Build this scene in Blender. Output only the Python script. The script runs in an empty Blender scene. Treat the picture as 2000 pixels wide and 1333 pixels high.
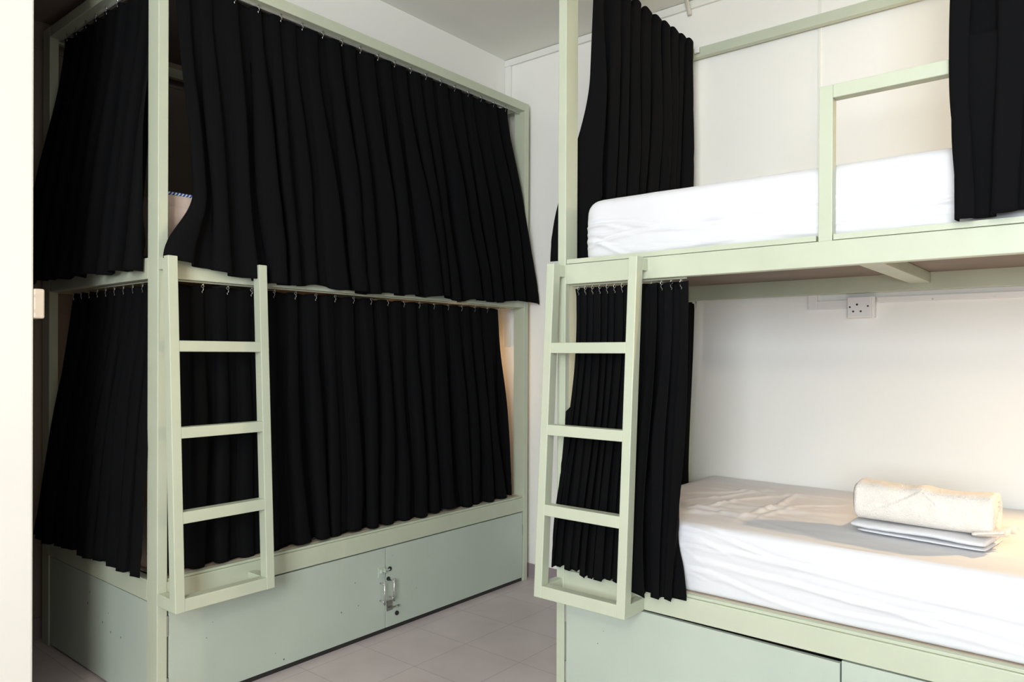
import bpy, bmesh, math, random
from mathutils import Vector, Matrix, noise

# ------------------------------------------------------------------ camera, world, light, exposure
scn = bpy.context.scene
scn.view_settings.view_transform = 'Standard'
scn.view_settings.look = 'None'
scn.view_settings.exposure = 0.2
scn.view_settings.gamma = 1.0
scn.view_settings.use_curve_mapping = False

cam_d = bpy.data.cameras.new('camera')
cam = bpy.data.objects.new('camera', cam_d)
scn.collection.objects.link(cam)
scn.camera = cam
YAW, PIT, ROL, FPX = 0.6865, -0.0027, 0.0041, 1444.63
fw = Vector((-math.sin(YAW), math.cos(YAW), 0)); rt = Vector((math.cos(YAW), math.sin(YAW), 0)); up = Vector((0, 0, 1))
fw2 = fw * math.cos(PIT) + up * math.sin(PIT); up2 = up * math.cos(PIT) - fw * math.sin(PIT)
rt3 = rt * math.cos(ROL) + up2 * math.sin(ROL); up3 = up2 * math.cos(ROL) - rt * math.sin(ROL)
M = Matrix((rt3, up3, -fw2)).transposed().to_4x4()
M.translation = Vector((2.351, -1.100, 1.160))
cam.matrix_world = M
cam_d.sensor_width = 36.0
cam_d.lens = FPX / 2000 * 36.0
cam_d.shift_y = 30.44 / 2000
cam_d.clip_start = 0.05

world = bpy.data.worlds.new('world'); scn.world = world
world.use_nodes = True
world.node_tree.nodes['Background'].inputs[0].default_value = (0.75, 0.88, 1.0, 1)
world.node_tree.nodes['Background'].inputs[1].default_value = 1.0


def area_light(name, loc, target, sx, sy, power, col):
    d = bpy.data.lights.new(name, 'AREA'); d.shape = 'RECTANGLE'; d.size = sx; d.size_y = sy
    d.energy = power; d.color = col
    o = bpy.data.objects.new(name, d); scn.collection.objects.link(o)
    o.location = loc
    o.rotation_euler = (Vector(target) - Vector(loc)).to_track_quat('-Z', 'Y').to_euler()
    return o


def point_light(name, loc, r, power, col):
    d = bpy.data.lights.new(name, 'POINT'); d.shadow_soft_size = r; d.energy = power; d.color = col
    o = bpy.data.objects.new(name, d); scn.collection.objects.link(o); o.location = loc
    return o


# room extents
XL, XR, YB, YF, HC = -1.03, 4.30, -3.20, 1.95, 2.735
WIN_B = (2.05, 3.75, 0.90, 2.30)     # window in the back wall (x0,x1,z0,z1)
area_light('window_light', (2.90, YB + 0.03, 1.60), (2.90, 0, 1.95), 1.6, 1.3, 148, (0.84, 0.92, 1.0))
# added warm fill light, unseen behind the camera, hung as a ceiling lamp
point_light('ceiling_fill_light', (2.8, -2.5, 2.45), 0.12, 58, (1.0, 0.90, 0.72))
# reading lamps inside the bunks (their fittings are built below)
L_RL = (2.60, 1.66, 1.20)
L_RU = (2.62, 1.80, 2.10)
L_LL = (-0.45, 1.84, 1.12)
_sd = bpy.data.lights.new('reading_lamp_light', 'SPOT'); _sd.spot_size = math.radians(116); _sd.spot_blend = 0.7
_sd.energy = 34; _sd.color = (1.0, 0.64, 0.30); _sd.shadow_soft_size = 0.012
_so = bpy.data.objects.new('reading_lamp_light', _sd); scn.collection.objects.link(_so); _so.location = L_RL
_so.rotation_euler = (Vector((1.93, 0.98, 0.55)) - Vector(L_RL)).to_track_quat('-Z', 'Y').to_euler()
point_light('reading_lamp_light', L_RU, 0.03, 13.0, (1.0, 0.72, 0.42))
point_light('reading_lamp_light', L_LL, 0.03, 2.6, (1.0, 0.62, 0.30))


# ------------------------------------------------------------------ materials
def mat(name, col, rough=0.6, metal=0.0, spec=0.5):
    m = bpy.data.materials.new(name); m.use_nodes = True
    b = m.node_tree.nodes['Principled BSDF']
    b.inputs['Base Color'].default_value = (*col, 1)
    b.inputs['Roughness'].default_value = rough
    b.inputs['Metallic'].default_value = metal
    b.inputs['Specular IOR Level'].default_value = spec
    return m


def N(m, t, **kw):
    n = m.node_tree.nodes.new(t)
    for k, v in kw.items():
        if k in n.inputs: n.inputs[k].default_value = v
        else: setattr(n, k, v)
    return n


def LK(m, a, b): m.node_tree.links.new(a, b)


def bsdf(m): return m.node_tree.nodes['Principled BSDF']


def mottled(m, c0, c1, scale, detail=4, bump=0.0, bscale=60, bdist=0.002, lo=0.3, hi=0.7):
    tc = N(m, 'ShaderNodeTexCoord')
    n = N(m, 'ShaderNodeTexNoise', Scale=scale, Detail=detail)
    LK(m, tc.outputs['Object'], n.inputs['Vector'])
    r = N(m, 'ShaderNodeValToRGB')
    r.color_ramp.elements[0].position = lo; r.color_ramp.elements[0].color = (*c0, 1)
    r.color_ramp.elements[1].position = hi; r.color_ramp.elements[1].color = (*c1, 1)
    LK(m, n.outputs['Fac'], r.inputs['Fac']); LK(m, r.outputs['Color'], bsdf(m).inputs['Base Color'])
    if bump:
        n2 = N(m, 'ShaderNodeTexNoise', Scale=bscale, Detail=5)
        LK(m, tc.outputs['Object'], n2.inputs['Vector'])
        b = N(m, 'ShaderNodeBump', Strength=bump, Distance=bdist)
        LK(m, n2.outputs['Fac'], b.inputs['Height']); LK(m, b.outputs['Normal'], bsdf(m).inputs['Normal'])
    return tc, r


GREEN0, GREEN1 = (0.490, 0.527, 0.400), (0.525, 0.562, 0.430)
m_green = mat('sage_paint', GREEN1, 0.38)
mottled(m_green, GREEN0, GREEN1, 6, bump=0.12, bscale=90, bdist=0.0015)


def chipped():
    m = mat('sage_paint_chipped', GREEN1, 0.40)
    tc, r = mottled(m, (0.445, 0.505, 0.43), (0.49, 0.55, 0.47), 3.5, bump=0.15, bscale=70, bdist=0.002)
    # small dark chips in the paint
    v = N(m, 'ShaderNodeTexVoronoi', Scale=22.0); v.inputs['Randomness'].default_value = 1.0
    LK(m, tc.outputs['Object'], v.inputs['Vector'])
    nn = N(m, 'ShaderNodeTexNoise', Scale=3.0, Detail=2)
    LK(m, tc.outputs['Object'], nn.inputs['Vector'])
    mr = N(m, 'ShaderNodeMapRange'); mr.inputs['From Min'].default_value = 0.46; mr.inputs['From Max'].default_value = 0.70
    mr.inputs['To Min'].default_value = 0.0; mr.inputs['To Max'].default_value = 0.11
    LK(m, nn.outputs['Fac'], mr.inputs['Value'])
    lt = N(m, 'ShaderNodeMath', operation='LESS_THAN')
    LK(m, v.outputs['Distance'], lt.inputs[0]); LK(m, mr.outputs['Result'], lt.inputs[1])
    mx = N(m, 'ShaderNodeMix', data_type='RGBA')
    LK(m, lt.outputs[0], mx.inputs['Factor']); LK(m, r.outputs['Color'], mx.inputs[6])
    mx.inputs[7].default_value = (0.12, 0.13, 0.11, 1)
    LK(m, mx.outputs[2], bsdf(m).inputs['Base Color'])
    return m


m_chip = chipped()
m_wall = mat('wall_paint', (0.80, 0.785, 0.74), 0.7)
mottled(m_wall, (0.86, 0.842, 0.785), (0.89, 0.872, 0.815), 1.6, bump=0.10, bscale=25, bdist=0.004)
m_taupe = mat('taupe_wall_and_nook_dark', (0.26, 0.21, 0.175), 0.7)
m_grey = mat('low_bounce_wall_grey', (0.16, 0.155, 0.145), 0.7)  # colour darkened on the unseen back and right walls to cut bounce light
m_ceil = mat('ceiling_paint', (0.78, 0.77, 0.70), 0.8)
mottled(m_ceil, (0.84, 0.83, 0.76), (0.87, 0.86, 0.79), 2.0, bump=0.08, bscale=15, bdist=0.004)
m_trim = mat('trim_paint', (0.80, 0.79, 0.73), 0.45)
m_skirt = mat('skirting_tile', (0.29, 0.24, 0.25), 0.5)
m_black = mat('black_fabric', (0.0042, 0.0042, 0.0047), 0.95, spec=0.08)
bsdf(m_black).inputs['Sheen Weight'].default_value = 0.0
bsdf(m_black).inputs['Sheen Roughness'].default_value = 0.5
_tc = N(m_black, 'ShaderNodeTexCoord')
_n = N(m_black, 'ShaderNodeTexNoise', Scale=35.0, Detail=6)
_b = N(m_black, 'ShaderNodeBump', Strength=0.3, Distance=0.003)
LK(m_black, _tc.outputs['Object'], _n.inputs['Vector']); LK(m_black, _n.outputs['Fac'], _b.inputs['Height'])
LK(m_black, _b.outputs['Normal'], bsdf(m_black).inputs['Normal'])
m_chrome = mat('chrome', (0.75, 0.75, 0.74), 0.22, 1.0)
m_steel = mat('dull_steel', (0.45, 0.45, 0.43), 0.4, 1.0)
m_track = mat('aluminium_track', (0.62, 0.62, 0.60), 0.35, 0.8)
m_dark = mat('keyhole_gap_black', (0.02, 0.02, 0.02), 0.4)
m_plastic = mat('white_plastic', (0.80, 0.77, 0.74), 0.35)
m_ivory = mat('ivory_plastic', (0.70, 0.60, 0.48), 0.35)
m_ply = mat('plywood', (0.42, 0.33, 0.23), 0.65)
mottled(m_ply, (0.36, 0.29, 0.22), (0.46, 0.37, 0.27), 8, bump=0.1)
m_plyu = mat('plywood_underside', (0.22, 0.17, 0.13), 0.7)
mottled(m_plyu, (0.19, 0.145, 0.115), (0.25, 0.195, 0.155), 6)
m_glass = mat('window_glass', (1, 1, 1), 0.02)
bsdf(m_glass).inputs['Transmission Weight'].default_value = 1.0
m_pipe = mat('pvc_conduit', (0.66, 0.64, 0.56), 0.4)
m_bulb = mat('lamp_bulb', (1, 0.8, 0.5), 0.4)
bsdf(m_bulb).inputs['Emission Color'].default_value = (1, 0.75, 0.45, 1)
bsdf(m_bulb).inputs['Emission Strength'].default_value = 4.0


def fabric(name, c0, c1, scale, bump, bscale, weave=False):
    m = mat(name, c1, 0.9, spec=0.2)
    mottled(m, c0, c1, scale, bump=bump, bscale=bscale, bdist=0.004)
    bsdf(m).inputs['Sheen Weight'].default_value = 0.1
    return m


m_sheet = fabric('white_sheet', (0.69, 0.69, 0.71), (0.72, 0.72, 0.74), 3, 0.35, 22)
m_towel = fabric('terry_towel', (0.78, 0.73, 0.66), (0.84, 0.79, 0.73), 30, 0.8, 260)
m_quilt = fabric('quilted_cover', (0.62, 0.47, 0.38), (0.68, 0.54, 0.46), 14, 0.5, 30)


def piping_mat():
    m = mat('blue_piping', (0.05, 0.1, 0.3), 0.7)
    tc = N(m, 'ShaderNodeTexCoord')
    mp = N(m, 'ShaderNodeMapping'); mp.inputs['Rotation'].default_value = (math.radians(35), 0, 0)
    w = N(m, 'ShaderNodeTexWave', Scale=33.0); w.bands_direction = 'Y'
    LK(m, tc.outputs['Object'], mp.inputs['Vector']); LK(m, mp.outputs['Vector'], w.inputs['Vector'])
    r = N(m, 'ShaderNodeValToRGB')
    r.color_ramp.interpolation = 'CONSTANT'
    r.color_ramp.elements[0].color = (0.035, 0.085, 0.28, 1)
    r.color_ramp.elements[1].position = 0.66; r.color_ramp.elements[1].color = (0.72, 0.74, 0.8, 1)
    LK(m, w.outputs['Fac'], r.inputs['Fac']); LK(m, r.outputs['Color'], bsdf(m).inputs['Base Color'])
    return m


m_piping = piping_mat()


def floor_mat():
    m = mat('floor_tiles', (0.30, 0.25, 0.245), 0.33)
    tc = N(m, 'ShaderNodeTexCoord')
    mp = N(m, 'ShaderNodeMapping')
    mp.inputs['Location'].default_value = (-0.336, -1.072, 0)
    LK(m, tc.outputs['Object'], mp.inputs['Vector'])
    br = N(m, 'ShaderNodeTexBrick')
    br.offset = 0.0; br.squash = 1.0
    br.inputs['Scale'].default_value = 1.0
    br.inputs['Brick Width'].default_value = 0.2765; br.inputs['Row Height'].default_value = 0.2765
    br.inputs['Mortar Size'].default_value = 0.0013; br.inputs['Mortar Smooth'].default_value = 0.3
    br.inputs['Bias'].default_value = 0.0
    br.inputs['Color1'].default_value = (0.57, 0.49, 0.485, 1); br.inputs['Color2'].default_value = (0.60, 0.52, 0.51, 1)
    br.inputs['Mortar'].default_value = (0.33, 0.28, 0.27, 1)
    LK(m, mp.outputs['Vector'], br.inputs['Vector'])
    n = N(m, 'ShaderNodeTexNoise', Scale=5.0, Detail=6)
    LK(m, tc.outputs['Object'], n.inputs['Vector'])
    r = N(m, 'ShaderNodeValToRGB')
    r.color_ramp.elements[0].position = 0.3; r.color_ramp.elements[0].color = (0.88, 0.87, 0.87, 1)
    r.color_ramp.elements[1].position = 0.7; r.color_ramp.elements[1].color = (1, 1, 1, 1)
    LK(m, n.outputs['Fac'], r.inputs['Fac'])
    mx = N(m, 'ShaderNodeMix', data_type='RGBA', blend_type='MULTIPLY'); mx.inputs['Factor'].default_value = 1.0
    LK(m, br.outputs['Color'], mx.inputs[6]); LK(m, r.outputs['Color'], mx.inputs[7])
    LK(m, mx.outputs[2], bsdf(m).inputs['Base Color'])
    b = N(m, 'ShaderNodeBump', Strength=0.3, Distance=0.002)
    inv = N(m, 'ShaderNodeMath', operation='SUBTRACT'); inv.inputs[0].default_value = 1.0
    LK(m, br.outputs['Fac'], inv.inputs[1]); LK(m, inv.outputs[0], b.inputs['Height'])
    LK(m, b.outputs['Normal'], bsdf(m).inputs['Normal'])
    return m


m_floor = floor_mat()


# ------------------------------------------------------------------ helpers
def tag(o, label=None, cat=None, group=None, kind=None):
    if label: o['label'] = label
    if cat: o['category'] = cat
    if group: o['group'] = group
    if kind: o['kind'] = kind
    return o


def empty(name, loc=(0, 0, 0), rz=0.0):
    o = bpy.data.objects.new(name, None); o.location = loc; o.rotation_euler = (0, 0, rz)
    o.empty_display_size = 0.1
    scn.collection.objects.link(o); return o


def obj(name, bm, m, parent=None, smooth=False, bevel=0.0, subsurf=0, solid=0.0):
    bmesh.ops.recalc_face_normals(bm, faces=bm.faces)
    me = bpy.data.meshes.new(name); bm.to_mesh(me); bm.free()
    for mm in (m if isinstance(m, (list, tuple)) else [m]): me.materials.append(mm)
    if smooth:
        for p in me.polygons: p.use_smooth = True
    o = bpy.data.objects.new(name, me); scn.collection.objects.link(o)
    if parent is not None: o.parent = parent
    if solid:
        s = o.modifiers.new('solid', 'SOLIDIFY'); s.thickness = solid; s.offset = 0
    if bevel:
        b = o.modifiers.new('bevel', 'BEVEL'); b.width = bevel; b.segments = 2; b.limit_method = 'ANGLE'
    if subsurf:
        s = o.modifiers.new('sub', 'SUBSURF'); s.levels = subsurf; s.render_levels = subsurf
    return o


def box(bm, x0, x1, y0, y1, z0, z1):
    v = [bm.verts.new(p) for p in ((x0, y0, z0), (x1, y0, z0), (x1, y1, z0), (x0, y1, z0), (x0, y0, z1), (x1, y0, z1), (x1, y1, z1), (x0, y1, z1))]
    for f in ((0, 3, 2, 1), (4, 5, 6, 7), (0, 1, 5, 4), (1, 2, 6, 5), (2, 3, 7, 6), (3, 0, 4, 7)):
        bm.faces.new([v[i] for i in f])


def BX(*a):
    bm = bmesh.new()
    if isinstance(a[0], (list, tuple)):
        for b in a: box(bm, *b)
    else: box(bm, *a)
    return bm


def prism(bm, pts, axis, a0, a1):
    # pts = polygon in the two other axes (cyclic order), extruded along axis
    def P(p, a):
        if axis == 'x': return (a, p[0], p[1])
        if axis == 'y': return (p[0], a, p[1])
        return (p[0], p[1], a)
    A = [bm.verts.new(P(p, a0)) for p in pts]; B = [bm.verts.new(P(p, a1)) for p in pts]
    bm.faces.new(A); bm.faces.new(B[::-1])
    for i in range(len(pts)):
        j = (i + 1) % len(pts); bm.faces.new((A[i], A[j], B[j], B[i]))


def tube(bm, pts, r, seg=10, cap=True):
    pts = [Vector(p) for p in pts]; rings = []
    t0 = (pts[1] - pts[0]).normalized()
    ref = Vector((0, 0, 1)) if abs(t0.z) < 0.9 else Vector((1, 0, 0))
    nrm = t0.cross(ref).normalized()
    for i, p in enumerate(pts):
        t = (pts[min(i + 1, len(pts) - 1)] - pts[max(i - 1, 0)]).normalized()
        nrm = (nrm - t * nrm.dot(t)).normalized(); bn = t.cross(nrm)
        rr = r[i] if isinstance(r, (list, tuple)) else r
        rings.append([bm.verts.new(p + (nrm * math.cos(2 * math.pi * k / seg) + bn * math.sin(2 * math.pi * k / seg)) * rr) for k in range(seg)])
    for a, b in zip(rings, rings[1:]):
        for k in range(seg): bm.faces.new((a[k], a[(k + 1) % seg], b[(k + 1) % seg], b[k]))
    if cap: bm.faces.new(rings[0][::-1]); bm.faces.new(rings[-1])


def torus(bm, c, R, r, axis='y', seg=14, s2=6):
    c = Vector(c); rings = []
    for i in range(seg):
        a = 2 * math.pi * i / seg; ring = []
        for k in range(s2):
            b = 2 * math.pi * k / s2; q = R + r * math.cos(b); w = r * math.sin(b)
            if axis == 'y': p = Vector((q * math.cos(a), w, q * math.sin(a)))
            elif axis == 'x': p = Vector((w, q * math.cos(a), q * math.sin(a)))
            else: p = Vector((q * math.cos(a), q * math.sin(a), w))
            ring.append(bm.verts.new(c + p))
        rings.append(ring)
    for i in range(seg):
        A, B = rings[i], rings[(i + 1) % seg]
        for k in range(s2): bm.faces.new((A[k], A[(k + 1) % s2], B[(k + 1) % s2], B[k]))


def struct(name, bm, m, **kw):
    o = obj(name, bm, m, **kw); o['kind'] = 'structure'; return o


def sstep(a, b, x):
    t = max(0.0, min(1.0, (x - a) / (b - a))); return t * t * (3 - 2 * t)


def lerp(a, b, t): return a + (b - a) * t


# ------------------------------------------------------------------ the room
PX0, PX1, PY1 = -0.260, -0.110, -0.311     # partition wall ending beside the left bunk
struct('floor', BX(XL - .1, XR + .1, YB - .1, YF + .1, -0.1, 0.0), m_floor)
struct('ceiling', BX(XL - .1, XR + .1, YB - .1, YF + .1, HC, HC + 0.1), m_ceil)
struct('wall_far', BX(XL - .1, XR + .1, YF, YF + 0.12, 0, HC), m_wall)
struct('wall_left', BX(XL - 0.12, XL, YB, YF, 0, HC), m_taupe)
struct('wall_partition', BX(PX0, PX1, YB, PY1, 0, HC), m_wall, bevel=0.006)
x0, x1, z0, z1 = WIN_B
struct('wall_back', BX((XL, x0, YB - .12, YB, 0, HC), (x1, XR, YB - .12, YB, 0, HC), (x0, x1, YB - .12, YB, 0, z0), (x0, x1, YB - .12, YB, z1, HC)), m_grey)
struct('wall_right', BX(XR, XR + .12, YB - .12, YF + .1, 0, HC), m_grey)
# dropped beam above the left bunk
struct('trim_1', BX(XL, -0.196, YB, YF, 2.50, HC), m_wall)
tag(bpy.data.objects['trim_1'], 'white boxed-in beam under the ceiling above the left bunk')
for nm_, ax_ in (('trim_1', 2), ('wall_partition', 0)):       # nook-side faces coloured darker to deepen the shade in the nook
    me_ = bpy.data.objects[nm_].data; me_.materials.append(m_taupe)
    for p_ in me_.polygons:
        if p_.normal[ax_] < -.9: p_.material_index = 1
# moulding along the far wall: short vertical strip and long horizontal strip
struct('trim_2', BX((-0.196, -0.156, YF - .012, YF, 1.2, 2.698), ), m_trim, bevel=.003)
struct('trim_3', BX((-0.196, XR, YF - .014, YF, 2.698, 2.733), ), m_trim, bevel=.003)
# vertical cover strip over the joint of the wall boards
struct('trim_4', BX((1.421, 1.433, YF - .004, YF, 1.9, 2.697), ), m_trim, bevel=.0015)
# board joints on the dark left wall
struct('trim_5', BX((XL, XL + .006, -0.9, YF, 2.385, 2.398), ), m_taupe)
struct('trim_6', BX((XL, XL + .006, -0.9, YF, 1.322, 1.335), ), m_taupe)
struct('baseboard_far', BX(XL, XR, YF - .01, YF, 0, 0.07), m_skirt)
struct('baseboard_left', BX(XL, XL + .01, YB, YF - .01, 0, 0.086), m_skirt)
for nm, fr, gl in (('window_1', [(WIN_B[0], WIN_B[1], YB - .09, YB - .04, WIN_B[2], WIN_B[2] + .05), (WIN_B[0], WIN_B[1], YB - .09, YB - .04, WIN_B[3] - .05, WIN_B[3]),
                                 (WIN_B[0], WIN_B[0] + .05, YB - .09, YB - .04, WIN_B[2], WIN_B[3]), (WIN_B[1] - .05, WIN_B[1], YB - .09, YB - .04, WIN_B[2], WIN_B[3]), (2.875, 2.925, YB - .09, YB - .04, WIN_B[2], WIN_B[3])],
                    (WIN_B[0] + .05, WIN_B[1] - .05, YB - .068, YB - .062, WIN_B[2] + .05, WIN_B[3] - .05)),):
    w = struct(nm, BX(*fr), m_trim)
    obj('pane', BX(*gl), m_glass, w)


# ------------------------------------------------------------------ bunk beds
L, PW, PT = 1.90, 0.071, 0.0325
ZM0, ZM1, ZB0, ZB1 = 1.400, 1.468, 0.358, 0.4265
BV = 0.0022


def ladder(parent, u0, ub):
    # ladder leaning against the front of the bed; outer face from w=-.065 at the top to w=-.121 at the bottom
    zt, zb, wt, wb, dp = 1.466, 0.358, -0.065, -0.121, 0.038
    W, S = 0.346, 0.031
    def wz(z): return wt + (zt - z) / (zt - zb) * (wb - wt)
    bm = bmesh.new()
    for k in (0, 1):
        uu = u0 + (W - S) * k; ul = ub + (W - S) * k
        vs = []
        for (u, z) in ((uu, zt), (ul, zb)):
            w = wz(z)
            vs.append([bm.verts.new(p) for p in ((u, w, z), (u + S, w, z), (u + S, w + dp, z), (u, w + dp, z))])
        A, B = vs
        bm.faces.new(A[::-1]); bm.faces.new(B)
        for i in range(4): bm.faces.new((A[i], A[(i + 1) % 4], B[(i + 1) % 4], B[i]))
    lad = obj('ladder', bm, m_green, parent, bevel=BV)
    for (z0_, z1_) in ((1.165, 1.200), (0.893, 0.928), (0.628, 0.665), (0.358, 0.398)):
        def uz(z): return u0 + (zt - z) / (zt - zb) * (ub - u0)
        b2 = bmesh.new()
        prism(b2, [(wz(z0_) + .001, z0_), (wz(z1_) + .001, z1_), (wz(z1_) + dp - .001, z1_), (wz(z0_) + dp - .001, z0_)], 'x', uz(z0_) + S - .001, uz(z0_) + W - S + .001)
        obj('rung', b2, m_green, lad, bevel=BV)
    for k in (0, 1):
        uu = u0 + (W - S) * k; ul = ub + (W - S) * k
        obj('bracket', BX(uu, uu + S, wt + dp - .004, .0, 1.424, 1.463), m_green, lad, bevel=BV)
        obj('bracket', BX(ul, ul + S, wz(.378) + dp - .004, .0, 0.357, 0.397), m_green, lad, bevel=BV)
    return lad


def hinge(parent, u, w, z0, z1):
    bm = bmesh.new(); tube(bm, [(u, w, z0), (u, w, z1)], .004, 8)
    for k in range(1, 5):
        z = lerp(z0, z1, k / 5); tube(bm, [(u, w, z - .0008), (u, w, z + .0008)], .0047, 8)
    return obj('hinge', bm, m_steel, parent)


def bunk_bed(name, D, HT, um, crossbars, lad_bottom, split, label, sag=0.0):
    r = empty(name)
    tag(r, label, 'bunk bed', 'sage green canopy bunk beds')
    for (u, w) in ((0, 0), (L - PT, 0), (0, D - PW), (L - PT, D - PW)):
        obj('post', BX(u, u + PT, w, w + PW, 0, HT), m_green, r, bevel=BV)
    # canopy rails
    for w, wd in ((0, .05), (D - .030, .030)): obj('canopy_rail', BX(PT, L - PT, w, w + wd, HT - .042, HT - .0005), m_green, r, bevel=BV)
    for u in (0, L - .05): obj('canopy_rail', BX(u + .001, u + .049, PW, D - PW, HT - .042, HT - .0005), m_green, r, bevel=BV)
    # middle and base beams
    for z0_, z1_, nm in ((ZM0, ZM1, 'middle_beam'), (ZB0, ZB1, 'base_beam')):
        for w in (0.0008, D - .032): obj(nm, BX(PT, L - PT, w, w + .031, z0_, z1_), m_green, r, bevel=BV)
        for u in (0.0008, L - .032): obj(nm, BX(u, u + .031, PW, D - PW, z0_, z1_), m_green, r, bevel=BV)
    # curtain tracks under the canopy rails and middle beams
    for zt, th_, mt_ in ((HT - .042, .008, m_track), (ZM0, .004, m_green)):
        tl_ = L - PT if (um is None or zt > 2) else .46
        obj('curtain_track', BX(PT, tl_, .032, .042, zt - th_, zt), mt_, r)
        obj('curtain_track', BX(.036, .047, PW, D - PW, zt - th_, zt), mt_, r)
    # sleeping boards
    b = bmesh.new()
    if um is None: box(b, .004, L - .004, .003, D - .003, ZM1 + .0015, ZM1 + .017)
    else:
        g0, g1 = um
        box(b, PT + .002, g0 - .006, .003, .06, ZM1 + .0015, ZM1 + .017)
        box(b, g1 + .002, L - PT - .002, .003, .06, ZM1 + .0015, ZM1 + .017)
    if um is not None:
        obj('bunk_board_edge', b, m_green, r, bevel=.001)
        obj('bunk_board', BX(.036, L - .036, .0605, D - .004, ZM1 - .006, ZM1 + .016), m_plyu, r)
    else:
        b.free()
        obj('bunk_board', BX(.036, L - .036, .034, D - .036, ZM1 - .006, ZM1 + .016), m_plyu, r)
    obj('base_board', BX(.036, L - .036, .030, D - .013, ZB1 + .0005, ZB1 + .010), m_ply, r, bevel=.001)
    obj('base_board_edge', BX(.036, L - .036, .008, .0295, ZB1 + .0005, ZB1 + .009), m_green, r, bevel=.001)
    for (a0, a1) in crossbars:
        obj('crossbar', BX(a0, a1, .032, D - .033, 1.424, ZM1 - .0065), m_green, r, bevel=BV)
    # storage box under the lower bunk
    obj('side_panel', BX(.004, .016, PW + .002, D - PW - .002, .009, ZB0 - .004), m_chip, r, bevel=.001)
    obj('back_panel', BX(PT, L - PT, D - .018, D - .006, .004, ZB0 - .003), m_chip, r)
    obj('side_panel', BX(L - .016, L - .004, PW + .002, D - PW - .002, .004, ZB0 - .003), m_chip, r, bevel=.001)
    db = bmesh.new(); prism(db, [(PT + .007, .019), (split - .002, .019 - sag * .3), (split - .002, ZB0 - .005 - sag), (PT + .007, ZB0 - .005)], 'y', .003, .018)
    d1 = obj('door', db, m_chip, r, bevel=.0012)
    obj('gap_shadow_strip', BX(PT + .002, L - PT - .002, .010, .020, 0, .018), m_dark, r)  # dark strip that paints in the shadow gap under the doors
    d2 = obj('door', BX(split + .002, L - PT - .005, .003, .018, .019, ZB0 - .005), m_chip, r, bevel=.0012)
    for z in (.25, .05):
        hinge(d1, PT + .004, .006, z, z + .066)
    hinge(d2, L - PT - .003, .006, .24, .29)
    # handles: D-shaped bars on two standoffs
    for d, uh, z0_, z1_ in ((d1, split - .030, .128, .224), (d2, split + .021, .132, .226)):
        bm = bmesh.new()
        tube(bm, [(uh, -.026, z0_), (uh, -.026, z1_)], .0042, 10)
        for z in (z0_ + .012, z1_ - .012): tube(bm, [(uh, .004, z), (uh, -.026, z)], .0035, 8)
        obj('handle', bm, m_chrome, d, smooth=True)
    # barrel latches and key locks
    bm = bmesh.new(); box(bm, split - .040, split - .006, -.001, .003, .236, .276)
    tube(bm, [(split - .032, -.006, .262), (split + .014, -.006, .262)], .0035, 8)
    tube(bm, [(split - .020, -.006, .262), (split - .020, -.020, .262)], .003, 8)
    for u in (split - .030, split - .012): box(bm, u - .003, u + .003, -.010, 0, .254, .270)
    obj('latch', bm, [m_chip], d1)
    bm = bmesh.new(); box(bm, split + .004, split + .034, -.001, .003, .088, .130)
    tube(bm, [(split + .010, -.006, .100), (split + .066, -.006, .100)], .0035, 8)
    tube(bm, [(split + .050, -.006, .100), (split + .050, -.020, .100)], .003, 8)
    obj('latch', bm, m_steel, d2)
    for (u, z, rr) in ((split + .020, .262, .009), (split + .012, .222, .0085), (split + .060, .066, .0095)):
        bm = bmesh.new(); tube(bm, [(u, .004, z), (u, -.002, z)], rr, 14)
        tube(bm, [(u, -.0015, z), (u, -.0035, z)], rr * .5, 10)
        obj('lock', bm, m_dark, d2)
    ladder(r, 0.0005, lad_bottom)
    if um is not None:
        g0, g1 = um; gz = 1.884
        b = bmesh.new()
        box(b, g0, g1, .001, .036, ZM1 - .001, gz)
        box(b, L - PT - .036 - .25, L - PT - .001 - .25, .001, .036, ZM1 - .001, gz - .036)
        box(b, g1, L - PT - .25 - .001, .001, .036, gz - .036, gz)
        obj('guard_rail', b, m_green, r, bevel=BV)
    return r


bl = bunk_bed('bunk_bed', 0.984, 2.448, None, [(.62, .68), (1.25, 1.31)], 0.0, .949,
              'left sage green metal bunk bed, curtained all around, seen from its corner post')
bl.rotation_euler = (0, 0, math.pi / 2)
XRB, YRB = 0.862, 0.963
br_ = bunk_bed('bunk_bed', 0.971, 2.502, (.862, .898), [(.903, .968)], -0.006, .925,
               'right sage green metal bunk bed with open side, guard rail and bare white mattresses', sag=.008)
br_.location = (XRB, YRB, 0)


# ------------------------------------------------------------------ curtains
hook_mesh = None


def make_hook_mesh():
    bm = bmesh.new()
    torus(bm, (0, 0, -.006), .0055, .0014, 'x', 10, 5)
    tube(bm, [(0, 0, -.011), (0, .004, -.017), (0, .002, -.024), (0, -.003, -.028), (0, -.001, -.034)], .0011, 5)
    box(bm, -.0035, .0035, -.003, .003, -.002, .003)
    me = bpy.data.meshes.new('curtain_hook'); bm.to_mesh(me); bm.free(); me.materials.append(m_steel)
    return me


hook_mesh = make_hook_mesh()


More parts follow.
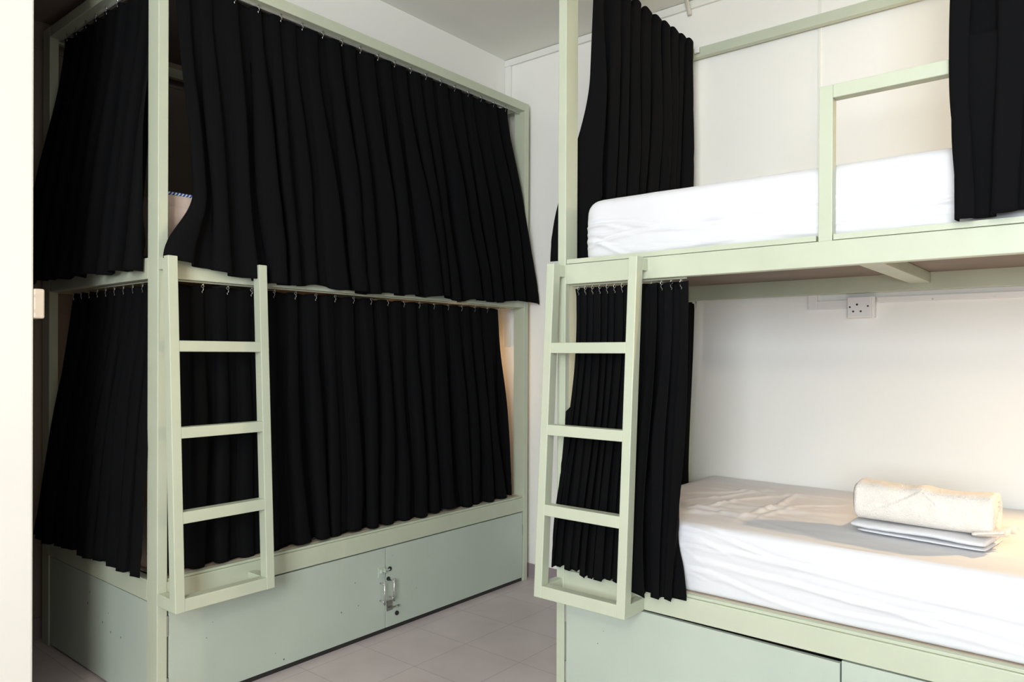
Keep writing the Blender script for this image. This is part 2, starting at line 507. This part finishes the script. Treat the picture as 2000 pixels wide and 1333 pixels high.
def curtain(label, top, bot, n, out, pleats, amp=(.010, .024), seed=1, nv=70, per=14, hooks=None, prof=None, edge=None, clamp=None, sag=.005,
            hemvar=.008, head=0.0, group='black bunk curtains', mid=None, drift=.55, ampu=None):
    """top(u), bot(u) -> Vector; n(u) unit normal; out(v) 0..1 blend from top to bottom; pleats = phase function u -> cycles"""
    rnd = random.Random(seed)
    ph = pleats; cyc = ph(1.0); nu = int(cyc * per) + 2
    grid = []
    so = Vector((seed * 7.3, seed * 3.1, seed * 1.7))
    for i in range(nu + 1):
        u = i / nu; T = top(u); B = bot(u); col = []
        hv = hemvar * noise.noise(Vector((ph(u) * .8, seed, 0)) + so) * 2
        tan = (top(min(1, u + .01)) - top(max(0, u - .01))); tan.z = 0
        tan = tan.normalized() if tan.length > 1e-6 else Vector((1, 0, 0))
        c0 = ph(u)
        ra = .72 + .75 * noise.noise(Vector((c0 * .9, seed * 2.1, 5)))
        for j in range(nv + 1):
            v = j / nv
            k = out(v) if out else v
            P = T.lerp(B, v)
            P.x = lerp(T.x, B.x, k); P.y = lerp(T.y, B.y, k)
            P.z -= hv * v
            if mid: P += mid(u, v)
            # the folds wander sideways on the way down
            c = c0 + .34 * noise.noise(Vector((c0 * .45, seed * 1.9, 2))) + drift * v * noise.noise(Vector((c0 * .55, v * 1.3, seed))) + .10 * noise.noise(Vector((c0 * 1.9, v * 2.5, seed + 9)))
            p = 2 * math.pi * c
            a = lerp(amp[0], amp[1], sstep(0, .55, v)) * (ra if v > .03 else lerp(1, ra, v / .03))
            if ampu: a *= ampu(u)
            f = math.tanh(1.6 * math.sin(p)) / .92 + .30 * math.sin(2 * p + 1.1 + seed) * sstep(.02, .3, v) + .55 * noise.noise(Vector((c0 * 1.1, v * 1.8, seed + 3)))
            lat = -.60 * a * math.sin(2 * p + .5)
            P += n(u) * (a * f) + tan * lat
            if j == 0 or v < .02: P.z -= sag * (1 - abs(math.sin(math.pi * c0))) * (1 - v / .02)
            P.z += head * (.5 + .5 * math.cos(2 * math.pi * c0)) * max(0, 1 - v / .04)
            # stitched hem line
            hz = 1 - .075 / max(.2, (T - B).length)
            if abs(v - hz) < .012: P -= n(u) * .0012
            if edge: P = edge(u, v, P)
            if clamp: P = clamp(P, u, v)
            col.append(P)
        grid.append(col)
    bm = bmesh.new()
    vs = [[bm.verts.new(p) for p in col] for col in grid]
    for a, b in zip(vs, vs[1:]):
        for j in range(nv): bm.faces.new((a[j], a[j + 1], b[j + 1], b[j]))
    o = obj('curtain', bm, m_black, None, smooth=True, solid=.0022)
    tag(o, label, 'curtain', group)
    # hooks
    if hooks:
        for (hx, hy, hz, rz) in hooks:
            h = bpy.data.objects.new('curtain_hook', hook_mesh); scn.collection.objects.link(h)
            h.location = (hx, hy, hz); h.scale = (.8, .8, .8); h.rotation_euler = (0, 0, rz); h.parent = o
    return o


V = Vector
nX = lambda u: V((1, 0, 0)); nY = lambda u: V((0, -1, 0))


def clamp_left_upper(P, u, v):
    if P.z < 1.50 and P.x < .006: P.x = .006 + .15 * (P.x - .006) if P.x > -.0 else .006 - 0
    return P


def edge_LU(u, v, P):
    if u < .07:
        w = 1 - u / .07
        s = sstep(.72, 1.0, v)
        P.y -= .085 * w * w * s
        P.z += .030 * w * s
        P.x += .012 * w * s
        P.y += .030 * w * sstep(0, .65, v) * (1 - s)
    return P


def cl_LU(P, u, v):
    z = P.z
    m = lerp(-.03, .006, sstep(1.62, 1.50, z)) if z < 1.62 else None
    if z < 1.62: 
        lim = lerp(.006, -.05, sstep(1.49, 1.62, z))
        if P.x < lim: P.x = lim
    return P


bot_out = lambda v: sstep(.0, 1.0, v) * .35 + .65 * v
curtain('wide pleated black curtain on the left bunk, upper long side, hanging over the beam',
        lambda u: V((-.036, lerp(.072, 1.765, u), 2.3945)), lambda u: V((.030, lerp(.085, 1.925, u), 1.428 - .02 * math.sin(u * 3.1))),
        nX, bot_out, lambda u: 19.5 * u, amp=(.010, .028), seed=3, per=14, edge=edge_LU, clamp=cl_LU, hemvar=.010,
        hooks=[(-.022, .09 + .0915 * k, 2.401, 0) for k in range(19)])


def cl_LUs(P, u, v):
    if P.z < 1.62:
        lim = lerp(-.006, .05, sstep(1.49, 1.62, P.z))
        if P.y > lim: P.y = lim
    return P


curtain('black curtain on the upper short end of the left bunk, nearest the white partition',
        lambda u: V((lerp(-.078, -.875, u), .044, 2.3945)), lambda u: V((lerp(-.078, -.985, u), lerp(-.028, -.07, u), 1.428)),
        nY, bot_out, lambda u: 8.5 * u, amp=(.010, .028), seed=11, clamp=cl_LUs, hemvar=.012,
        hooks=[(-.10 - .09 * k, .028, 2.401, math.pi / 2) for k in range(9)])


curtain('wide pleated black curtain on the lower long side of the left bunk, behind its ladder',
        lambda u: V((-.040, lerp(.045, 1.705, u), 1.389)), lambda u: V((-.040, lerp(.045, 1.815, u), .440)),
        nX, None, lambda u: 19 * u, amp=(.009, .024), seed=5, hemvar=.006,
        clamp=lambda P, u, v: (V((max(min(P.x, -.006), -.066), P.y, max(P.z, .4385))) if P.z < .70 else P),
        hooks=[(-.024, .07 + .0905 * k, 1.390, 0) for k in range(19)])


def cl_LLs(P, u, v):
    if P.z < .56:
        lim = -.004
        if P.y > lim - .0: P.y = lerp(P.y, lim, sstep(.56, .46, P.z))
    return P


curtain('black curtain on the lower short end of the left bunk, above the side panel',
        lambda u: V((lerp(-.074, -.79, u), .040, 1.389)), lambda u: V((lerp(-.070, -.945, u), lerp(-.022, -.040, u), .442)),
        nY, bot_out, lambda u: 10.0 * u, amp=(.009, .022), seed=8, clamp=cl_LLs, hemvar=.006,
        hooks=[(-.095 - .072 * k, .026, 1.390, math.pi / 2) for k in range(10)])


# right bunk, upper, end curtain
def edge_RU(u, v, P):
    if u < .13:
        w = 1 - u / .13
        P.x -= .15 * w * w * sstep(.35, 1, v)
        P.y += .012 * w * sstep(.8, 1, v)
    return P


curtain('black curtain gathered at the foot of the right upper bunk with scalloped heading',
        lambda u: V((.935, lerp(1.075, 1.845, u), 2.487)), lambda u: V((lerp(.915, .91, u), lerp(1.045, 1.835, u), 1.50)),
        lambda u: V((1, 0, 0)), None, lambda u: 1.1 * min(u, .18) / .18 + 8.6 * max(0, u - .18) / .82, amp=(.012, .024), seed=21, clamp=lambda P, u, v: (V((min(P.x, .928), P.y, P.z)) if P.z < 1.72 else P), edge=edge_RU, per=18, head=.016, sag=0, hemvar=.008,
        hooks=None)

# right bunk, upper, side curtain at the frame's right edge
curtain('black curtain pulled back along the front of the right upper bunk, past the guard rail',
        lambda u: V((lerp(2.035, 2.66, u), .995, 2.44)), lambda u: V((lerp(2.045, 2.66, u), .940 if u < .2 else lerp(.940, .955, u), lerp(1.484, 1.496, u) + .012 * sstep(.15, .25, u))),
        nY, bot_out, lambda u: 7 * u, amp=(.012, .022), seed=31, hemvar=.004,
        clamp=lambda P, u, v: (V((P.x, min(P.y, .9595), P.z)) if P.z < 1.93 else P), hooks=[(2.06 + .085 * k, .978, 2.459, math.pi / 2) for k in range(7)])


# right bunk, lower, end curtain
curtain('black curtain across the foot end of the right lower bunk',
        lambda u: V((.9255, lerp(1.075, 1.895, u), 1.389)), lambda u: V((.898, lerp(1.06, 1.895, u), .447)),
        lambda u: V((1, 0, 0)), None, lambda u: 10 * u, amp=(.008, .016), seed=41, hemvar=.004,
        clamp=lambda P, u, v: V((max(min(P.x, .99), .8985), min(P.y, 1.925), P.z)),
        hooks=[(.940, 1.09 + .087 * k, 1.390, 0) for k in range(10)])


# right bunk, lower, front curtain bunched behind the ladder
def ph_RL(u): return 9.4 * min(u, .62) / .62 + 3.0 * max(0, u - .62) / .38


def cl_RL(P, u, v):
    if P.z < .85:
        lim = lerp(.957, .974, sstep(.46, .54, P.z)) + .05 * sstep(.68, .85, P.z)
        if P.y > lim: P.y = lim
    if P.x < .905:
        # passes in front of the post on the way down
        if P.y > .958: P.y = lerp(P.y, .956, sstep(1.30, 1.10, P.z)) if P.z > 1.10 else .956
        if P.z > 1.10: P.x = max(P.x, lerp(.865, .905, sstep(1.10, 1.30, P.z)))
    return P


curtain('black curtain bunched behind the right ladder on the lower bunk front',
        lambda u: V((lerp(.922, 1.335, u), .996, 1.389)), lambda u: V((lerp(.862, 1.330, u), .938, lerp(.440, .434, u) - .012 * sstep(.6, .7, u))),
        nY, lambda v: sstep(.10, 1.15, v) / sstep(.10, 1.15, 1.0), ph_RL, amp=(.008, .018), seed=52, per=18, ampu=lambda u: 1 + 1.1 * sstep(.58, .72, u), clamp=cl_RL, hemvar=.006,
        hooks=[(.935 + .0285 * k, .982, 1.390, math.pi / 2) for k in range(9)] + [(1.215 + .033 * k, .982, 1.390, math.pi / 2) for k in range(4)])


# ------------------------------------------------------------------ mattresses
def sgn(x): return -1 if x < 0 else 1


def mattress_bm(x0, x1, y0, y1, z0, z1, creases=(), rnoise=.003, e=.018, nx=220, bulge=.006, seed=0, ny=1.0, topc=()):
    """rounded block along x, cross-section in y-z; creases are (x0,s0,x1,s1,width,height) on the front face (s=0 bottom .. 1 top)"""
    D, H = y1 - y0, z1 - z0
    # cross-section, starting bottom back, going along bottom front, up the front, over the top
    sec = []
    def arc(cy, cz, r, a0, a1, k=6): return [(cy + r * math.cos(math.radians(lerp(a0, a1, i / k))), cz + r * math.sin(math.radians(lerp(a0, a1, i / k)))) for i in range(k + 1)]
    nf = 34; nt = 60
    sec += arc(y0 + .012, z0 + .012, .012, 270, 180, 3)
    sec += [(y0, lerp(z0 + .012, z1 - e, i / nf)) for i in range(1, nf)]
    sec += arc(y0 + e, z1 - e, e, 180, 90, 7)
    sec += [(lerp(y0 + e, y1 - e, i / nt), z1) for i in range(1, nt)]
    sec += arc(y1 - e, z1 - e, e, 90, 0, 5)
    sec += arc(y1 - .012, z0 + .012, .012, 0, -90, 3)
    xs = []
    for i in range(nx + 1): xs.append(i / nx)
    bm = bmesh.new(); rings = []
    endr = .06
    stations = []
    ke = 7
    for i in range(ke): # rounded end
        a = math.pi / 2 * i / ke
        stations.append((x0 + endr * (1 - math.sin(a)), 1 - (1 - math.cos(a)) * 1))
    stations = [(x0 + endr * (1 - math.cos(math.pi / 2 * i / ke)), endr * (1 - math.sin(math.pi / 2 * i / ke))) for i in range(ke)]
    stations += [(lerp(x0 + endr, x1 - endr, t), 0.0) for t in xs]
    stations += [(x1 - endr + endr * math.sin(math.pi / 2 * i / ke), endr * (1 - math.cos(math.pi / 2 * i / ke))) for i in range(1, ke + 1)]
    cy, cz = (y0 + y1) / 2, (z0 + z1) / 2
    for (x, ins) in stations:
        ring = []
        for (y, z) in sec:
            s = (z - z0) / H
            front = y < y0 + e
            sy = 1 - ins / (D / 2) * .6; sz = 1 - ins / (H / 2) * (.55 if z > cz else .12)
            yy = cy + (y - cy) * sy; zz = cz + (z - cz) * sz
            d = rnoise * noise.fractal(V((x * 3.2, yy * 4 + seed, zz * 7)), 1.0, 2.0, 4)
            # billow
            if front:
                d += bulge * math.sin(math.pi * min(1, max(0, s)))
                for (cx0, s0, cx1, s1, wd, ht) in creases:
                    t = (x - cx0) / (cx1 - cx0)
                    if -.05 < t < 1.05:
                        ss = lerp(s0, s1, t) + .03 * math.sin(t * 6 + s0 * 20) + .02 * noise.noise(V((x * 5, s0 * 9, 0)))
                        dist = (s - ss) / wd
                        fade = sstep(-.05, .2, t) * sstep(1.05, .8, t)
                        d += ht * fade * (math.exp(-dist * dist) - .7 * math.exp(-(dist - 1.3) ** 2))
                yy -= d
            else:
                for (cx0, q0, cx1, q1, wd, ht) in topc:
                    ax, ay = cx1 - cx0, q1 - q0; l2 = ax * ax + ay * ay
                    t = ((x - cx0) * ax + (yy - q0) * ay) / l2
                    if -.1 < t < 1.1:
                        dist = ((x - cx0) * ay - (yy - q0) * ax) / math.sqrt(l2) + .012 * math.sin(t * 9 + q0 * 40)
                        fade = sstep(-.1, .25, t) * sstep(1.1, .7, t)
                        d += ht * fade * math.exp(-(dist / wd) ** 2)
                zz += d if z > cz else 0
            ring.append(bm.verts.new((x, yy, max(zz, z0))))
        rings.append(ring)
    for a, b in zip(rings, rings[1:]):
        for k in range(len(sec) - 1): bm.faces.new((a[k], a[k + 1], b[k + 1], b[k]))
        bm.faces.new((a[-1], a[0], b[0], b[-1]))
    bm.faces.new(rings[0]); bm.faces.new(rings[-1][::-1])
    return bm


ZLT = ZB1 + .010
rn = random.Random(4)
lower_cr = [(1.30, .80, 2.75, .28, .035, .0055), (1.32, .55, 2.3, .10, .04, .005), (1.30, .97, 1.75, .62, .03, .005), (1.9, .62, 2.75, .42, .028, .005),
            (1.33, .35, 1.75, .05, .035, .005), (1.6, .42, 2.1, .30, .02, .004), (1.7, .20, 2.2, .12, .03, .003), (2.0, .85, 2.5, .70, .03, .003)]
for k in range(8): lower_cr.append((1.29, rn.uniform(.1, .95), 1.29 + rn.uniform(.1, .22), rn.uniform(.1, .8), .02, .003))
lower_top = [(1.0 + rn.uniform(0, .45), rn.uniform(1.1, 1.8), 1.3 + rn.uniform(0, .5), rn.uniform(1.05, 1.8), .010, rn.uniform(.003, .006)) for k in range(26)]
lm = obj('mattress', mattress_bm(.965, 2.735, .996, 1.925, ZLT, .643, lower_cr, topc=lower_top, rnoise=.0035), m_sheet, None, smooth=True)
tag(lm, 'thick mattress in a creased white sheet on the right lower bunk', 'mattress')
up_cr = []
for k in range(26):
    a = rn.uniform(.95, 2.3); s = rn.uniform(.04, .5)
    up_cr.append((a, s, a + rn.uniform(.15, .5), s + rn.uniform(-.08, .10), rn.uniform(.014, .03), rn.uniform(.003, .006)))
for k in range(6): up_cr.append((.94, rn.uniform(.05, .9), .94 + rn.uniform(.1, .3), rn.uniform(.05, .5), .03, .007))
um_ = obj('mattress', mattress_bm(.942, 2.735, 1.003, 1.925, ZM1 + .016, 1.683, up_cr, rnoise=.004, e=.03), m_sheet, None, smooth=True)
tag(um_, 'mattress in a white sheet behind the guard rail on the right upper bunk', 'mattress')


def quilt_mattress(label, x0, x1, y0, y1, z0, z1):
    """long side along y; quilted stitching on the faces, twisted blue piping round the edges"""
    bm = bmesh.new(); ny, nz = 260, 26
    e = .012
    def F(y, z):
        s = (z - z0) / (z1 - z0)
        q = abs(math.sin((y * 26 + math.sin(s * 5) * 1.2))) ** .35
        q2 = abs(math.sin(s * 7 + math.sin(y * 16))) ** .35
        return .006 * min(q, q2) + .008 * math.sin(math.pi * s) ** .5
    faces = []
    fr = [[bm.verts.new((x1 - .010 + F(lerp(y0, y1, i / ny), lerp(z0, z1, j / nz)), lerp(y0, y1, i / ny), lerp(z0, z1, j / nz))) for j in range(nz + 1)] for i in range(ny + 1)]
    for a, b in zip(fr, fr[1:]):
        for j in range(nz): bm.faces.new((a[j], a[j + 1], b[j + 1], b[j]))
    bk = [[bm.verts.new((x0, lerp(y0, y1, i / ny), z)) for z in (z0, z1)] for i in range(ny + 1)]
    for i in range(ny):
        bm.faces.new((bk[i][0], bk[i][1], bk[i + 1][1], bk[i + 1][0]))
        bm.faces.new((fr[i][nz], fr[i + 1][nz], bk[i + 1][1], bk[i][1]))
        bm.faces.new((fr[i][0], fr[i + 1][0], bk[i + 1][0], bk[i][0]))
    bm.faces.new([v for v in fr[0]] + [bk[0][1], bk[0][0]]); bm.faces.new([v for v in fr[ny]] + [bk[ny][1], bk[ny][0]])
    o = obj('mattress', bm, m_quilt, None, smooth=False)
    tag(o, label, 'mattress')
    for z in (z0 + .006, z1 - .003):
        b = bmesh.new()
        pts = [(x1 - .004, y0 + .004, z), (x1 - .004, y1 - .004, z)]
        P = []
        n_ = 120
        for i in range(n_ + 1): P.append((x1 - .003, lerp(y0 + .002, y1 - .002, i / n_), z))
        P += [(lerp(x1 - .003, x0, i / 20), y1 - .001, z) for i in range(1, 21)]
        tube(b, P, .0055, 8)
        pp = obj('piping', b, m_piping, o, smooth=True)
        pp['label'] = 'twisted blue and white piping'
    return o


quilt_mattress('beige mattress with blue piping in the slot beside the left corner post, upper bunk', -.94, -.052, .045, 1.86, ZM1 + .017, 1.688)
quilt_mattress('beige mattress with blue piping at the far end of the left lower bunk', -.94, -.072, .045, 1.838, ZLT + .001, .645)


# ------------------------------------------------------------------ towel and folded sheet on the right lower bunk
def rr_profile(w, h, n, p=3.2):
    pts = []
    for i in range(n):
        a = 2 * math.pi * i / n; c, s = math.cos(a), math.sin(a)
        r = (abs(c) ** p + abs(s) ** p) ** (-1 / p)
        pts.append((r * c * w / 2, r * s * h / 2))
    return pts


ZTOP = .6465
th = math.radians(-8)
# folded sheet: three folded layers joined by rounded folds at the front
fs = empty('folded_sheet', (1.925, 1.285, ZTOP), th)
tag(fs, 'flat folded white bed sheet under the rolled towel', 'bed sheet')
for k, (hw, dx, zc, hh, dw) in enumerate(((.163, .010, .0055, .011, .183), (.171, .0, .0215, .0225, .195))):
    bm = bmesh.new(); nn = 90; rings = []
    for i in range(nn + 1):
        t = i / nn; x = lerp(-hw, hw, t) + dx
        ins = .007 * (abs(2 * t - 1) ** 14)
        ring = []
        for (py, pz) in rr_profile(dw - 2 * ins, hh - ins * .8, 28, 3):
            wv = (.0045 * noise.noise(V((x * 8, k * 3.0, py * 6))) + .002 * math.sin(x * 11)) * k + .0012 * noise.noise(V((x * 30, py * 20, k)))
            ring.append(bm.verts.new((x + .0015 * noise.noise(V((py * 30, k, 1))), py + .002 * noise.noise(V((x * 14, k, 2))), zc + pz + wv * (1 if k else .4))))
        rings.append(ring)
    for a, b in zip(rings, rings[1:]):
        for q in range(28): bm.faces.new((a[q], a[(q + 1) % 28], b[(q + 1) % 28], b[q]))
    bm.faces.new(rings[0][::-1]); bm.faces.new(rings[-1])
    obj('fold', bm, m_sheet, fs, smooth=True)

tw = empty('rolled_towel', (1.931, 1.254, ZTOP + .0375), math.radians(-5))
tag(tw, 'thick rolled cream towel with a tucked corner on the folded sheet', 'towel')
RW, RH, RL_ = .112, .110, .348
bm = bmesh.new(); nn = 150; seg = 90; rings = []
prof = rr_profile(RW, RH, seg, 3.5)
for i in range(nn + 1):
    t = i / nn; x = lerp(-RL_ / 2, RL_ / 2, t)
    end = max(0, (abs(2 * t - 1) - .95) / .05)
    ring = []
    for q, (py, pz) in enumerate(prof):
        sc = 1 - .10 * end * end
        s = (pz + RH / 2) / RH
        d = .0030 * noise.fractal(V((x * 12, py * 14, pz * 14)), 1, 2, 3)
        # triangular flap of the towel's corner folded over the front
        if py < .01:
            line = lerp(.02, .90, min(1, t / .50)) if t < .50 else lerp(.90, .70, (t - .5) / .10) if t < .60 else lerp(.70, -.3, (t - .6) / .35)
            dd = line - s
            d += .0055 * sstep(-.012, .012, dd) * (1 if t < .62 else max(0, 1 - (t - .62) / .2))
        sagz = -.006 * math.sin(math.pi * t) * (s) + .007 * math.exp(-((t - .5) / .08) ** 2) * s
        L2 = math.hypot(py, pz)
        ring.append(bm.verts.new((x + .003 * noise.noise(V((py * 40, pz * 40, 0))), py * sc + py / L2 * d, RH / 2 + pz * sc + pz / L2 * d * (1 if pz > 0 else .2) + sagz)))
    rings.append(ring)
for a, b in zip(rings, rings[1:]):
    for q in range(seg): bm.faces.new((a[q], a[(q + 1) % seg], b[(q + 1) % seg], b[q]))
# ends: spiral relief of the rolled layers
for ri, sg in ((0, -1), (nn, 1)):
    prev = rings[ri]; cx = sg * RL_ / 2
    for k in range(1, 15):
        f = 1 - k / 15
        cur = []
        for q, (py, pz) in enumerate(prof):
            turn = q / seg
            dep = .004 * math.sin(2 * math.pi * (f * 4 + turn))
            cur.append(bm.verts.new((cx + sg * dep, py * f * .9, RH / 2 + pz * f * .9)))
        for q in range(seg): bm.faces.new((prev[q], prev[(q + 1) % seg], cur[(q + 1) % seg], cur[q]))
        prev = cur
    bm.faces.new(prev)
obj('towel_body', bm, m_towel, tw, smooth=True)
# loose end of the towel fanning out below the right end of the roll
bm = bmesh.new(); g = []
for i in range(41):
    row = []
    for j in range(13):
        a, b_ = i / 40, j / 12
        row.append(bm.verts.new((RL_ / 2 - .045 + .072 * b_ + .012 * a * b_, lerp(-.060, .065, a), .004 + .010 * b_ * math.sin(a * 14 + 1) * .5 + .010 * b_ + .004 * math.sin(a * 31))))
    g.append(row)
for a, b in zip(g, g[1:]):
    for j in range(12): bm.faces.new((a[j], a[j + 1], b[j + 1], b[j]))
tl = obj('towel_end', bm, m_towel, tw, smooth=True, solid=.006)

# ------------------------------------------------------------------ things on the walls
so = empty('power_socket', (1.5885, YF, 1.346))
tag(so, 'white five-pin wall socket with black holes beneath the right upper bunk', 'socket')
obj('back_box', BX(-.043, .052, -.030, 0, -.040, .041), m_plastic, so, bevel=.003)
face = obj('faceplate', BX(-.043, .043, -.040, -.030, -.040, .040), m_plastic, so, bevel=.003)
for (hx, hz, r_) in ((-.0075, .010, .0042), (-.033, .001, .0034), (.031, .003, .0036), (-.021, -.016, .0038), (.006, -.016, .0038)):
    bm = bmesh.new(); tube(bm, [(hx, -.0404, hz), (hx, -.0395, hz)], r_, 14)
    obj('pin_hole', bm, m_dark, face)
tr = empty('cable_trunking', (1.39, YF, 1.343))
tag(tr, 'white plastic cable trunking running to the wall socket under the bunk', 'cable trunking')
obj('trunking_run', BX(.036, .155, -.014, 0, 0, .034), m_plastic, tr, bevel=.002)
obj('trunking_elbow', BX((0, .036, -.014, 0, 0, .075), ), m_plastic, tr, bevel=.002)
pr = obj('wall_batten', BX(1.645, 2.76, YF - .012, YF, 1.362, 1.384), m_plastic, None, bevel=.002)
tag(pr, 'thin white batten with screw holes right of the wall socket', 'batten')
for xx in (1.83, 2.02):
    bm = bmesh.new(); tube(bm, [(xx, YF - .0125, 1.368), (xx, YF - .0115, 1.368)], .0035, 10)
    obj('screw_hole', bm, m_steel, pr)

cp = bmesh.new()
tube(cp, [(.872, YF - .012, 2.672), (.874, YF - .020, 2.685), (.880, YF - .05, 2.700), (.905, YF - .12, 2.712), (1.02, YF - .38, 2.722), (1.30, YF - 1.0, 2.724)], .0095, 12)
cpo = obj('conduit_pipe', cp, m_pipe, None, smooth=True)
tag(cpo, 'thin cream conduit pipe crossing the ceiling edge above the far wall', 'pipe')
st = obj('rail_stopper', BX(.926, .946, 1.872, 1.884, 2.468, 2.492), m_plastic, None, bevel=.002)
st.parent = br_; st.location = (-XRB, -YRB, 0)

sw = empty('switch_box', (PX1 - .002, PY1, 1.305))
tag(sw, 'small ivory switch box on the end of the white partition', 'switch')
b1 = obj('box_body', BX(-.085, 0.0, 0, .030, -.044, .044), m_ivory, sw, bevel=.005)
for z in (-.022, .022):
    bm = bmesh.new(); tube(bm, [(-.0005, .005, z), (.0012, .005, z)], .005, 12); obj('screw', bm, m_ivory, sw)


# reading lamps inside the bunks
def reading_lamp(loc, wall_y, label):
    x, y, z = loc
    r = empty('reading_lamp', (x, wall_y, z)); tag(r, label, 'lamp')
    bm = bmesh.new(); tube(bm, [(0, 0, .05), (0, -.015, .05)], .035, 20); obj('base', bm, m_plastic, r, bevel=.002)
    bm = bmesh.new(); tube(bm, [(0, -.012, .05), (0, -.05, .075), (0, y - wall_y, .065)], .006, 8); obj('arm', bm, m_steel, r, smooth=True)
    bm = bmesh.new(); tube(bm, [(0, y - wall_y, .066), (0, y - wall_y, .045), (0, y - wall_y, .035)], [.012, .022, .030], 20, cap=False)
    obj('lamp_shade', bm, m_steel, r, smooth=True, solid=.0015)
    bm = bmesh.new(); tube(bm, [(0, y - wall_y, .044), (0, y - wall_y, .036), (0, y - wall_y, .026), (0, y - wall_y, .020)], [.008, .013, .011, .004], 12)
    obj('bulb', bm, m_bulb, r, smooth=True)


reading_lamp(L_RL, YF, 'small warm reading lamp on the wall over the right lower bunk')
reading_lamp(L_RU, YF, 'small warm reading lamp on the wall over the right upper bunk')
reading_lamp(L_LL, YF, 'small warm reading lamp inside the curtained left lower bunk')
lampb = empty('ceiling_fill_lamp', (2.8, -2.5, HC)); tag(lampb, 'added square white ceiling fill lamp, unseen behind the camera', 'lamp')
obj('housing', BX(-.2, .2, -.2, .2, -.05, 0), m_plastic, lampb, bevel=.004)
